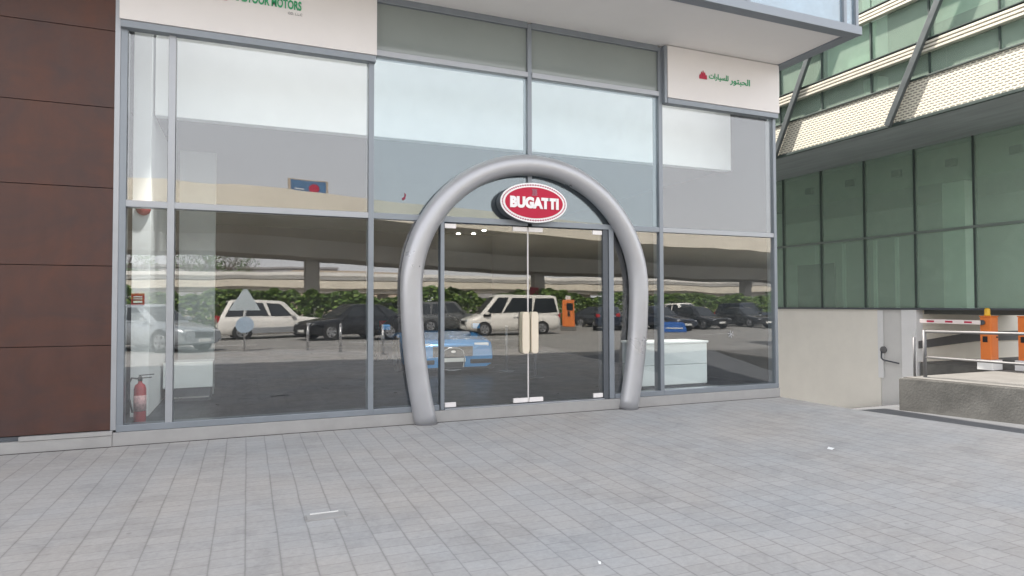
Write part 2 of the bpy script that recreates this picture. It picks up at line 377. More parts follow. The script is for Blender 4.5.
# glass panes (each laid in its frame with a hair of tilt, as glaziers leave them)
def pane(x0, x1, z0, z1, m='glass', tx=0, tz=0, name='glass_pane', y=0):
    cx, cz = (x0+x1)/2, (z0+z1)/2
    Mt = Matrix.Translation((cx, y, cz)) @ Matrix.Rotation(R(tx), 4, 'X') @ Matrix.Rotation(R(tz), 4, 'Z')
    w, h = (x1-x0)/2-.004, (z1-z0)/2-.004
    return part(MB().box(-w, w, -.005, .005, -h, h, M=Mt), name, M[m])
lo, hi, top = .235, 2.735, 4.905
pane(-1.30, -.88, lo, hi, 'glass', .0, .0)
pane(-.80, 1.465, lo, hi, 'glass', .02, .05)
pane(1.535, 2.43, lo, hi, 'glass', -.02, -.06)
pane(5.20, 6.035, lo, hi, 'glass', .03, .05)
pane(6.105, 8.395, lo, hi, 'glass', -.04, .06)
pane(-1.30, -.88, 2.815, 4.80, 'glass', .12, -.03)
pane(-.80, 1.465, 2.815, 4.80, 'glass', .10, .04)
pane(1.535, 3.755, 2.815, top, 'glassblue', .05, -.05)
pane(3.825, 6.035, 2.815, top, 'glassblue', .02, .04)
pane(6.105, 8.395, 2.815, 4.80, 'glass', -.05, -.03)
for a, b in ((1.57, 3.755), (3.825, 6.035)):
    part(MB().box(a, b, .0, .02, 4.985, 5.635), 'spandrel_panel', M['spandrel'])
# door surround
mull(2.475, .16, 2.735, .055, 'frame', -.04, .09)
mull(5.055, .16, 2.735, .085, 'framedk', -.03, .13); mull(5.15, .16, 2.735, .085, 'frame', -.045, .13)
part(MB().box(2.505, 5.01, -.055, .09, .156, .172, .003), 'threshold', M['framelt'])
def door(x0, x1, sx):
    d = part(MB().box(x0, x1, -.006, .006, .185, 2.72), 'door', M['doorglass'])
    pts = []
    hx = 3.705 if sx < 0 else 3.845
    hp = [(.055*math.copysign(abs(math.cos(a))**.5, math.cos(a)), .30*math.copysign(abs(math.sin(a))**.16, math.sin(a))) for a in [2*PI*k/32 for k in range(32)]]
    h = MB().prism(hp, .035, M=face_cam((hx, -.05, 1.19)), bev=.006)
    for z in (.98, 1.40): h.cyl((hx, -.05, z), (hx, -.007, z), .012, 10)
    h2 = h.build('handle', M['cream'], d)
    b = MB().prism([(p[0]*1.02, p[1]*1.0) for p in hp], .03, M=face_cam((hx, .045, 1.19)), bev=.006)
    b.build('handle', M['cream'], d)
    # patch fittings (satin)
    cx = x1-.12 if sx < 0 else x0+.12
    hx = x0+.085 if sx < 0 else x1-.085
    for (c, w) in ((cx, .22), (hx, .16)):
        MB().box(c-w/2, c+w/2, -.016, .016, .187, .25, .003).build('patch_fitting', M['whitesteel'], d)
        MB().box(c-w/2, c+w/2, -.016, .016, 2.655, 2.718, .003).build('patch_fitting', M['whitesteel'], d)
    MB().box(x1-.004 if sx < 0 else x0-.002, x1+.002 if sx < 0 else x0+.004, -.008, .008, .19, 2.71).build('edge_seal', M['whitesteel'], d)
    return d
door(2.51, 3.765, -1); door(3.773, 5.008, 1)
# soffit, fascia and the storeys above
part(MB().box(-16, 8.45, -1.42, .3, 5.725, 5.76), 'soffit', M['soffit'])
part(MB().box(-16, 8.66, -1.60, -1.423, 5.70, 5.83, .006), 'fascia', M['frame'])
part(MB().box(8.453, 8.66, -1.42, 40, 5.70, 5.83, .006), 'fascia', M['frame'])
xsu = [-16, -13, -10.2, -7.4, -4.6, -1.9, 1.0, 3.7, 6.48, 8.35, 8.60]
for a, b in zip(xsu[:-1], xsu[1:]):
    for z0, z1 in ((5.84, 8.3), (8.42, 11.3)):
        part(MB().box(a+.03, b-.03, -1.53, -1.515, z0, z1), 'upper_window', M['skyglass'])
for x in xsu: part(MB().box(x-.028, x+.028, -1.57, -1.48, 5.835, 11.3, .004), 'upper_mullion', M['frame'])
part(MB().box(-16, 8.60, -1.55, -1.49, 8.31, 8.41), 'upper_transom', M['frame'])
for k in range(13):
    y0 = -1.5+3.1*k; part(MB().box(8.585, 8.60, y0+.03, y0+3.07, 5.84, 11.3), 'upper_window', M['skyglass'] if k == 0 else M['winband'])
part(MB().box(-16, 8.5, -1.40, 40, 5.77, 11.3), 'upper_floor', M['soffit'])
part(MB().box(-16.1, 8.70, -1.65, 40.1, 11.31, 11.6, .02), 'roof', M['frame'])
# interior
part(MB().box(-9, 8.44, .125, 14, .0, .172), 'floor', M['floor'])
part(MB().box(-9, 8.44, 13.8, 14, .172, 5.72), 'back_wall', M['intdark'])
part(MB().box(-9.2, -9, .3, 14, .0, 5.72), 'side_wall', M['intdark'])
part(MB().box(8.40, 8.44, .14, 40, .0, 5.72), 'side_wall', M['intdark'])
part(MB().box(8.442, 8.462, .14, 40, .0, 5.69), 'side_cladding', M['white'])
part(MB().box(-9, 8.39, 1.17, 13.8, 4.14, 4.2), 'ceiling', M['intceil'])
part(MB().box(-1.14, 8.39, 1.0, 1.16, 4.10, 5.7, .004), 'bulkhead', M['intwhite'])
part(MB().box(-1.37, -1.165, .90, 2.75, .174, 5.7, .004), 'column', M['intwhite'])
part(MB().box(-1.0, -.48, 2.80, 2.95, .174, 4.05, .004), 'partition_wall', mat('grey partition', (.30, .32, .32), .7))
part(MB().box(-1.9, -1.44, .14, 4.0, .174, 5.7), 'return_wall', M['intdark'])
# ceiling lamps
for i, (x, y) in enumerate([(6.93, 13.3), (7.44, 13.1), (7.46, 12.05)]):
    t = thing('ceiling_light', 'small lit downlight in the dark showroom ceiling behind the entrance', 'ceiling light', (x, y, 4.139), 0, 'showroom downlights')
    MB().lathe([(.09, 0), (.10, -.01), (.075, -.02)], 16).build('ring', M['whitesteel'], t)
    MB().lathe([(.07, -.021), (.06, -.027)], 16).build('lens', EM if 'EM' in globals() else emit('downlight lens', (1, .93, .82), 40), t)

fill = thing('fill_strip', 'glowing strip added unseen above the upper windows to brighten the white bulkhead', 'added light', (3.6, .42, 5.60))  # no visible lamp here: added to brighten the bulkhead
MB().box(-4.9, 4.75, -.07, .07, .02, .09).build('housing', M['whitesteel'], fill)
MB().box(-4.85, 4.7, -.05, .05, .0, .018).build('diffuser', emit('fill strip glow', (1, .97, .92), 3.6), fill)
# ------------------------------------------------------------------ horseshoe arch
cxA, rA, zA, yA = 3.815, 1.788, 1.823, -.09
pts = []
for k in range(15):
    z = -.01+(zA+.01)*k/14; o = rA-.205*((zA-z)/zA)**2
    pts.append((cxA-o, yA, z))
for k in range(1, 40):
    a = PI-PI*k/40; pts.append((cxA+rA*math.cos(a), yA, zA+rA*math.sin(a)))
pts += [(2*cxA-p[0], p[1], p[2]) for p in pts[:15][::-1]]
ar = thing('entrance_arch', 'silver horseshoe shaped tube arch standing around the glass entrance doors', 'arch', (cxA, yA, 0))
T0 = Matrix.Translation((-cxA, -yA, 0))
MB().tube([(p[0]-cxA, p[1]-yA, p[2]) for p in pts], .149, 44).flatback(.078).build('tube', M['silver'], ar)
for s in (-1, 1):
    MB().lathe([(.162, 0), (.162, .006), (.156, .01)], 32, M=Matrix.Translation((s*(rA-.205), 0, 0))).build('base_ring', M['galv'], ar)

# ------------------------------------------------------------------ oval sign
ov = thing('oval_sign', 'red oval sign with white lettering and a dotted white rim above the doors', 'sign', (3.79, -.012, 3.05))
def ell(a, b, n=72): return [(a*math.cos(2*PI*k/n), b*math.sin(2*PI*k/n)) for k in range(n)]
FA = lambda y: face_cam((0, y, 0))
MB().prism(ell(.520, .283), .17, M=FA(0), bev=.008).build('casing', M['framedk'], ov)
MB().prism(ell(.522, .285), .012, M=FA(-.171), bev=.003).build('rim', M['pearl'], ov)
MB().prism(ell(.452, .222), .006, M=FA(-.184)).build('face', M['red'], ov)
bd = MB(); rows = []
for k in range(76*8+1):
    a = 2*PI*k/(76*8); h = .0012+.0108*abs(math.sin(a*38))
    c_, s_ = math.cos(a), math.sin(a)
    rows.append([((.49-h)*c_, -.1835, (.254-h)*s_), (.49*c_, -.1835-h*.6, .254*s_), ((.49+h)*c_, -.1835, (.254+h)*s_)])
bd.grid(rows)
bd.build('dotted_border', M['bead'], ov)
MB().merge(text_mesh('BUGATTI', .2, .004, .013, .76, .165), M=face_cam((0, -.195, -.085))).build('lettering', M['pearl'], ov)
em = MB()
b = text_mesh('E', .1, .003, .003, .034, .07)
for v in b.verts: v.co.x = -v.co.x
em.merge(b, M=face_cam((-.022, -.193, .115)))
em.merge(text_mesh('B', .1, .003, .003, .038, .07), M=face_cam((.022, -.193, .115)))
em.box(-.045, .045, -.194, -.191, .188, .196).box(-.045, .045, -.194, -.191, .102, .110)
em.build('emblem', M['emblem'], ov)

# ------------------------------------------------------------------ sign boards
def board(name, label, x0, x1):
    t = thing(name, label, 'sign', ((x0+x1)/2, -.06, 4.85)); w = (x1-x0)/2
    MB().box(-w, w, -.07, .05, .03, .862, .006).build('panel', M['white'], t)
    MB().box(-w+.01, w-.01, -.055, .07, -.055, .026, .004).build('bottom_rail', M['frame'], t)
    return t, w
s1, w1 = board('fascia_sign', 'white sign board with green latin capitals above the left window', -1.375, 1.555)
ox = (-1.375+1.555)/2
MB().merge(text_mesh('HABTOOR MOTORS', .15, .004, .004, .80, .115), M=face_cam((.205-ox, -.075, .450))).build('lettering', M['green'], s1)
MB().merge(text_mesh('CO. L.L.C', .06, .002, 0, .17, .03), M=face_cam((.53-ox, -.074, .385))).build('small_lettering', M['greysmall'], s1)
def crown(x, z, s, parent, y=-.072):
    mb = MB()
    for k, (dx, h) in enumerate([(-.42, .55), (-.22, .85), (0, 1.0), (.22, .85), (.42, .55)]):
        w = .105
        mb.prism([(dx-w, 0), (dx+w, 0), (dx+w*.9, h*.7), (dx, h), (dx-w*.9, h*.7)], .008/s, M=face_cam((x, y-.001*k, z)) @ Matrix.Scale(s, 4))
    mb.build('emblem', M['signred'], parent)
crown(-.33-ox, .432, .15, s1)
s2, w2 = board('fascia_sign', 'white sign board with green arabic lettering above the right window', 6.155, 8.465)
ox2 = (6.155+8.465)/2
MB().box(-w2-.055, -w2-.004, -.06, .06, -.055, .86, .004).build('end_rail', M['frame'], s2)
MB().merge(text_mesh('\uFE95\uFE8D\uFEAD\uFE8E\uFEF4\uFEB4\uFEE0\uFEDF', .15, .004, .002, .40, .12), M=face_cam((7.16-ox2, -.075, .41))).build('lettering', M['green'], s2)
MB().merge(text_mesh('\uFEAD\uFEEE\uFE98\uFE92\uFEA4\uFEDF\uFE8D', .15, .004, .002, .42, .14), M=face_cam((7.605-ox2, -.075, .38))).build('lettering', M['green'], s2)
crown(6.84-ox2, .41, .14, s2)

# ------------------------------------------------------------------ things inside the showroom
fe = thing('fire_extinguisher', 'red fire extinguisher on the floor behind the narrow left window', 'fire extinguisher', (-1.20, .45, .175))
MB().lathe([(.055, 0), (.066, .01), (.068, .03), (.068, .40), (.055, .45), (.025, .475), (.022, .50)], 28).build('cylinder', M['extred'], fe)
MB().lathe([(.0695, .14), (.0695, .33)], 28).build('paper_label', mat('extinguisher label', (.55, .32, .32), .5, var=.5, scale=28), fe)
MB().lathe([(.022, .5), (.026, .505), (.026, .54), (.015, .56)], 14).build('valve', M['black'], fe)
MB().box(-.012, .012, -.012, .16, .565, .575).box(-.012, .012, -.012, .13, .53, .54).build('lever', M['black'], fe).rotation_euler = (0, 0, R(-60))
MB().tube([(-.02, 0, .53), (-.09, 0, .54), (-.125, 0, .46), (-.12, 0, .32), (-.095, 0, .2), (-.08, 0, .12)], .011, 10).build('hose', M['black'], fe)
fs = thing('fire_point_sign', 'small square red sign on the white column behind the narrow left window', 'sign', (-1.295, .896, 1.60))
MB().box(-.075, .075, -.012, 0, 0, .15, .003).build('plate', M['extred'], fs)
MB().box(-.05, .05, -.015, -.012, .03, .055).box(-.05, .05, -.015, -.012, .075, .085).box(-.05, .05, -.015, -.012, .1, .115).build('symbol', M['paper'], fs)
ab = thing('alarm_bell', 'round red alarm bell high on the white column', 'alarm bell', (-1.245, .90, 2.84))
MB().lathe([(.085, 0), (.085, .03), (.06, .055), (.01, .06)], 24, M=Matrix.Rotation(R(90), 4, 'X')).build('gong', M['extred'], ab)
MB().lathe([(.04, -.0), (.04, .002)], 16, M=Matrix.Rotation(R(90), 4, 'X')).build('back_plate', M['black'], ab)
rc = thing('reception_counter', 'white glossy counter behind the window right of the arch', 'counter', (6.76, .85, .175))
MB().box(-.68, .66, -.30, .30, .05, .385, .006).build('lower_panel', M['desk'], rc)
MB().box(-.68, .66, -.30, .30, .391, .745, .006).build('upper_panel', M['desk'], rc)
MB().box(-.70, .68, -.32, .32, .75, .785, .006).build('counter_top', M['desk'], rc)
MB().box(-.64, .62, -.27, .27, 0, .048).build('toe_kick', M['framedk'], rc)
pd = thing('display_plinth', 'low white display plinth on a dark foot behind the left window', 'plinth', (-.80, 2.35, .175))
MB().box(-.33, .33, -.25, .25, .2, .58, .006).build('box', M['desk'], pd)
MB().box(-.30, .30, -.22, .22, 0, .198).build('foot', M['framedk'], pd)
MB().box(-.28, .28, -.26, -.251, .05, .07).build('foot_rail', M['steel'], pd)
for (x, y), tx in (((5.12, 4.2), 'dark post on the showroom floor behind the left door leaf'), ((5.2, 2.9), 'dark post on the showroom floor behind the right door leaf')):
    sp = thing('barrier_post', tx, 'post', (x, y, .175))
    MB().lathe([(.16, 0), (.16, .015), (.03, .03)], 24).build('base', M['framedk'], sp)
    MB().cyl((0, 0, .02), (0, 0, .92), .028).build('pole', M['framedk'], sp)
    MB().lathe([(.035, .92), (.04, .94), (.03, .97)], 16).build('cap', M['framedk'], sp)
# stickers on the glass
dc = MB().prism([(0, 0), (.03, .02), (.045, .08), (.02, .11), (.025, .06), (-.015, .03)], .002, M=face_cam((1.93, -.008, 3.0)))
tag(dc.build('window_sticker', mat('dark red sticker', (.22, .03, .06), .6)), 'small red sticker on the bluish pane left of the arch top', 'sticker')
sn = MB()
for k in range(3):
    a = PI*k/3+.3
    sn.box(-.065, .065, -.0015, 0, -.005, .005, M=Matrix.Translation((7.46, -.0075-.001*k, 1.09)) @ Matrix.Rotation(a, 4, 'Y'))
tag(sn.build('window_decal', mat('frosted decal', (.36, .37, .38), .7)), 'white star shaped decal low on the rightmost window', 'sticker')
# things on the pavers
dcv = thing('drain_cover', 'small flat metal drain cover lying in the grey pavers', 'drain cover', (.56, -3.49, .0))
MB().box(-.14, .14, -.055, .055, 0, .012, .004).build('lid', M['kerb'], dcv)
MB().box(-.15, -.142, -.06, .06, 0, .012).box(.142, .15, -.06, .06, 0, .012).box(-.15, .15, -.066, -.057, 0, .012).build('frame', M['kerb'], dcv)
MB().box(-.11, .10, .057, .068, 0, .018, .003).build('glint_strip', M['plaster2'], dcv)  # pale strip painted in for the glint on the rear edge
for (x, y, r_, tx) in ((5.96, -3.30, .4, 'white paper scrap on the pavers towards the driveway'), (2.02, -5.05, 1.2, 'tiny white paper scrap on the pavers near the picture bottom')):
    s = .055 if x > 4 else .015
    pp = MB().grid([[(-s, -s*.5, .002), (0, -s*.6, .012), (s, -s*.4, .003)], [(-s, s*.5, .004), (.01, s*.6, .016), (s*.9, s*.5, .002)]]).build('paper_scrap', M['paper'], None, (x, y, 0))
    pp.rotation_euler = (0, 0, r_); tag(pp, tx, 'litter')

# ------------------------------------------------------------------ cream side wall
bw = thing('boundary_wall', 'long cream plastered base wall under the green glass, right of the showroom corner', 'wall', (17, 6, -2.3))
T = Matrix.Translation((0, -6, 2.3))
MB().box(-.02, .22, 4.66, 24, -2.3, 1.42, .006, M=T).build('wall_panel', M['plaster'], bw)
MB().box(-.02, 5.0, 3.56, 3.75, -2.3, 1.41, .004, M=T).build('return_wall', M['plasterdk'], bw)
MB().box(.0, .22, 3.98, 4.655, -2.3, 1.42, .004, M=T).build('recess_panel', M['plaster2'], bw)
MB().box(-.055, .22, 3.54, 3.975, -2.3, 1.42, .008, M=T).build('end_pillar', M['plaster3'], bw)
MB().box(-.04, -.021, 4.55, 4.72, -.55, 1.40, .003, M=T).build('cover_strip', M['plaster3'], bw)
MB().tube([T @ Vector(p) for p in ((-.05, 4.60, .22), (-.06, 4.60, .02), (-.06, 4.53, -.03), (-.06, 4.06, -.09))], .02, 8).build('handle', M['framedk'], bw)
MB().cyl(T @ Vector((-.05, 4.55, .26)), T @ Vector((-.02, 4.55, .26)), .10).build('lock_plate', M['galv'], bw)
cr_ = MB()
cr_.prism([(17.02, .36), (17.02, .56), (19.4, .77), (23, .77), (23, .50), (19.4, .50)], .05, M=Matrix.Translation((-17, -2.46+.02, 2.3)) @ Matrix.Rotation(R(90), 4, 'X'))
cr_.build('sloping_band', M['plasterbd'], bw)  # dark grey band sloping along the return wall

# ------------------------------------------------------------------ far pavement, barrier, rail
pl = [(13.09, 1.21), (13.58, -1.52), (14.77, -9.19), (26, -9.19), (26, 3.5), (17.02, 3.5), (16.9, 1.21)]
tag(MB().prism(pl[::-1], 1.6, M=Matrix.Translation((0, 0, -1.62)), bev=.015).build('raised_pavement', M['concrete']), kind='structure')
tag(MB().prism([(13.16, 1.15), (13.64, -1.52), (14.83, -9.1), (25.9, -9.1), (25.9, 3.45), (17.05, 3.45), (16.95, 1.15)][::-1], .03, M=Matrix.Translation((0, 0, -.027))).build('pavement', M['concrete2']), kind='structure')
def cabinet(x, y, label, lamp):
    t = thing('barrier_cabinet', label, 'parking barrier', (x, y, .004), R(3))
    MB().box(-.21, .21, -.17, .17, 0, .24, .012).build('base_block', M['plaster3'], t)
    MB().box(-.16, .16, -.115, .115, .242, 1.26, .015).build('body', M['orange'], t)
    MB().box(-.172, .172, -.127, .127, 1.262, 1.29, .01).build('lid', M['orange'], t)
    MB().box(-.12, .12, -.121, -.1155, .35, 1.10, .002).build('door', M['orange'], t)
    MB().cyl((.08, -.135, .78), (.08, -.121, .78), .022, 12).build('lock', M['black'], t)
    MB().box(-.1635, -.1605, -.05, .06, .66, .80, .002).build('sticker', M['black'], t)
    if lamp:
        MB().lathe([(.07, 1.29), (.07, 1.315), (.06, 1.32), (.06, 1.44), (.04, 1.47), (.005, 1.475)], 18, M=Matrix.Translation((-.06, 0, 0))).build('beacon', M['yellow'], t)
    return t
c1 = cabinet(16.50, 1.40, 'orange parking barrier cabinet with amber beacon and white arm', True)
MB().cyl((-.23, .05, 1.13), (-.161, .05, 1.13), .06, 16).build('pivot', M['framedk'], c1)
arm = MB().box(-.03, .0, .05, 1.34, -.05, .05, .008).build('arm', M['redwhite'], c1)
for k in range(3): MB().box(-.033, -.031, .22+.40*k, .38+.40*k, -.022, .022).build('reflector', M['signred'], arm)
arm.location = (-.235, 0, 1.13); arm.rotation_euler = (R(.6), 0, R(14))
cabinet(17.0, .86, 'orange parking barrier cabinet half cut off by the right picture edge', False)
for p, tgt, e, a in (((5.9, .30, 5.3), (6.75, .75, .6), 650, 24), ((7.6, .30, 5.3), (6.8, .75, .6), 500, 24), ((-.5, .30, 5.3), (-1.25, .98, 1.3), 380, 24), ((-.3, 1.3, 4.05), (-.75, 2.7, .9), 60, 50), ((4.0, 2.2, 4.1), (4.0, 5.0, .5), 200, 50)):
    sl = bpy.data.lights.new('fill_spot', 'SPOT'); sl.energy = e; sl.spot_size = R(a); sl.spot_blend = .8; sl.shadow_soft_size = .06; sl.color = (1, .97, .93)  # unseen spots added to brighten counter, column, partition and show car
    so_ = bpy.data.objects.new('fill_spot', sl); COL.objects.link(so_); so_.location = p
    so_.rotation_mode = 'QUATERNION'; so_.rotation_quaternion = (Vector(p)-Vector(tgt)).to_track_quat('Z', 'Y')
rl = thing('steel_railing', 'grey tubular steel railing on the concrete edge before the orange cabinets', 'railing', (13.53, .92, .0))
dv = Vector((.17, -1.95, 0)); d3 = Vector((.90, -6.5, 0))
MB().tube([(0, 0, .99), (dv.x, dv.y, 1.01), (d3.x, d3.y, 1.02)], .030, 12).build('top_rail', M['galv'], rl)
MB().tube([(0, 0, .44), (dv.x, dv.y, .43), (d3.x, d3.y, .43)], .026, 12).build('middle_rail', M['galv'], rl)
for p in ((0, 0), (dv.x, dv.y), (d3.x, d3.y)):
    MB().cyl((p[0], p[1], 0), (p[0], p[1], 1.022), .036, 14).lathe([(.08, 0), (.08, .012)], 14, M=Matrix.Translation((p[0], p[1], 0))).build('post', M['galv'], rl)
MB().cyl((-.05, .20, -.02), (-.05, .20, .86), .025, 12).build('end_post', M['galv'], rl)

# ------------------------------------------------------------------ green office block on the right
O = thing('office_block', 'green glass office block with cream perforated bands and slanting dark struts', 'building', (17, 0, 0))
def op(mb, name, m, parent=O):
    o = mb.build(name, m, parent); o.matrix_parent_inverse = Matrix.Translation((-17, 0, 0)); return o
gy = [2.0+1.565*k for k in range(-2, 15)]          # mullion lines
op(MB().box(16.93, 17.3, -1.5, 24, 1.421, 1.47, .005), 'sill', M['framedk'])
for a, b in zip(gy[:-1], gy[1:]):
    for z0, z1 in ((1.475, 3.50), (3.575, 5.85)):
        op(MB().box(17.02, 17.032, a+.02, b-.02, z0, z1), 'glass_pane', M['officeglass'])
fdk = mat('green grey frame', (.055, .075, .07), .45, metal=.2)
for y in gy: op(MB().box(16.985, 17.1, y-.022, y+.022, 1.475, 5.85), 'mullion', fdk)
op(MB().box(16.98, 17.1, -1.5, 24, 3.505, 3.57, .004), 'transom', mat('green grey transom', (.19, .23, .21), .4, metal=.3))
# room behind the glass
rm = mat('office wall grey green', (.72, .78, .73), .8); rf = mat('office floor', (.12, .13, .12), .7)
op(MB().box(21.0, 21.2, -1.5, 24, 1.4, 5.85), 'room_wall', mat('office inner wall', (.50, .56, .52), .8))
op(MB().box(17.31, 21, -1.5, 24, 1.3, 1.45), 'room_floor', rf)
op(MB().box(17.55, 21, -1.5, 24, 4.9, 5.85), 'room_ceiling', mat('office ceiling', (.34, .38, .33), .8))
for y in (3.0, 9.8, 16.5): op(MB().box(17.75, 18.25, y-.3, y+.3, 1.45, 4.9), 'column', rm)
for y in (6.3, 5.2, 7.35, 4.5): op(MB().box(17.5, 17.56, y-.05, y+.05, 1.45, 3.5), 'blind_edge', rm)
op(MB().box(17.45, 17.52, 6.6, 8.1, 1.45, 2.9), 'inner_door', mat('dark inner door', (.02, .03, .028), .5))
for y in gy[1:-2]: op(MB().box(17.3, 17.42, y+.65, y+.9, 5.25, 5.45), 'ceiling_vent', fdk)
# overhanging storeys: underside, perforated bands, glass bands, struts
XF = 14.28
op(MB().box(XF+.05, 21.2, -1.7, 25, 5.86, 5.95), 'overhang_soffit', mat('dark soffit boards', (.27, .30, .305), .6, stretch=(3, .3, 1), var=.2, scale=2))
op(MB().box(XF-.04, XF+.05, -1.7, 25, 5.83, 5.90, .006), 'edge_trim', fdk)
op(MB().box(XF, XF+.04, -1.7, 25, 5.901, 6.755), 'perforated_band', M['mesh'])
op(MB().box(XF-.03, XF+.1, -1.7, 25, 6.76, 6.80, .004), 'edge_trim', fdk)
for k in range(18):
    y0 = -1.7+1.48*k
    op(MB().box(XF+.10, XF+.112, y0+.02, y0+1.46, 6.81, 7.32), 'upper_pane', M['officeglass'])
    op(MB().box(XF+.10, XF+.112, y0+.02, y0+1.46, 7.62, 8.62), 'upper_pane', M['officeglass'])
    op(MB().box(XF+.06, XF+.14, y0-.015, y0+.015, 6.81, 8.62), 'upper_mullion', fdk)
for z0 in (7.33, 8.64, 10.3):
    for k in range(3):
        op(MB().box(XF-.05, XF+.10, -1.7, 25, z0+.085*k, z0+.055+.085*k, .004), 'louvre_blade', mat('cream louvre', (.60, .57, .48), .5) if k == 0 and z0 == 7.33 else bpy.data.materials['cream louvre'])
    op(MB().box(XF-.06, XF+.12, -1.7, 25, z0+.262, z0+.285), 'edge_trim', fdk)
for k in range(18):
    y0 = -1.7+1.48*k
    op(MB().box(XF+.10, XF+.112, y0+.02, y0+1.46, 8.94, 10.28), 'upper_pane', M['officeglass'])
op(MB().box(XF, 25, -1.7, 25, 10.6, 14.5), 'upper_storey', M['bldg'])
op(MB().box(16.8, 17.2, -1.7, 25, 5.96, 10.58), 'upper_room_wall', mat('upper room wall', (.34, .38, .35), .8))
op(MB().box(XF+.3, 16.8, -1.7, 25, 7.40, 7.5), 'upper_room_floor', rf)
for k in range(6): op(MB().box(XF+.5, XF+.9, -1.2+4.1*k, -.8+4.1*k, 6.8, 10.5), 'upper_column', rm)
# roller blinds half drawn behind some upper panes
random.seed(3)
for k in range(18):
    y0 = -1.7+1.48*k
    if random.random() < .45:
        op(MB().box(XF+.2, XF+.21, y0+.08, y0+1.40, 7.62+random.random()*.6, 8.62), 'blind', rm)
def strut(ya, za, yb, zb, w=.075):
    mb = MB()
    d = Vector((0, yb-ya, zb-za)); L_ = d.length
    q = Vector((0, 0, 1)).rotation_difference(d.normalized()).to_matrix().to_4x4()
    mb.box(-.05, .05, -w, w, 0, L_, .01, M=Matrix.Translation((XF-.085, ya, za)) @ q)
    op(mb, 'strut', mat('dark strut', (.10, .115, .12), .4, metal=.3))
sy = lambda y: -8.55+(y+8.55)*.824
for k in range(0, 4):
    o_ = 3.6*k
    strut(2.20+o_, 5.86, -.55+o_, 11.2)

# ------------------------------------------------------------------ vehicles seen in the glass
def paint(name, col, metal=.3, rough=.28): return mat('car paint '+name, col, rough, metal=metal, var=.03, coat=.6, rvar=.03)
KIND = dict(
    sedan=dict(top=[(.5, .62), (.46, .70), (.2, .86), (-.1, .90), (-.36, .96), (-.47, .94), (-.5, .80)], gh=(.21, .04, -.22, -.40), H=1.45, L=4.8, W=1.82, rw=.33, fw=.31, bw=-.29),
    suv=dict(top=[(.5, .78), (.47, .92), (.24, 1.05), (0, 1.08), (-.3, 1.10), (-.47, 1.10), (-.5, .95)], gh=(.235, .09, -.40, -.485), H=1.80, L=4.85, W=1.93, rw=.38, fw=.31, bw=-.29),
    crossover=dict(top=[(.5, .72), (.46, .84), (.22, 1.0), (0, 1.03), (-.3, 1.10), (-.46, 1.08), (-.5, .92)], gh=(.23, .05, -.26, -.465), H=1.66, L=4.75, W=1.9, rw=.37, fw=.30, bw=-.29),
    van=dict(top=[(.5, .68), (.48, .85), (.36, 1.04), (.1, 1.08), (-.3, 1.08), (-.49, 1.06), (-.5, .9)], gh=(.375, .20, -.455, -.49), H=2.08, L=5.12, W=1.92, rw=.34, fw=.33, bw=-.29),
    sport=dict(top=[(.5, .56), (.47, .66), (.2, .80), (-.1, .78), (-.36, .86), (-.47, .82), (-.5, .62)], gh=(.16, -.06, -.16, -.40), H=1.19, L=4.5, W=2.0, rw=.36, fw=.29, bw=-.30),
)
def interp(tb, x):
    tb = sorted(tb)
    if x <= tb[0][0]: return tb[0][1]
    for (a, b), (c, d) in zip(tb[:-1], tb[1:]):
        if x <= c: return b+(d-b)*(x-a)/(c-a)
    return tb[-1][1]
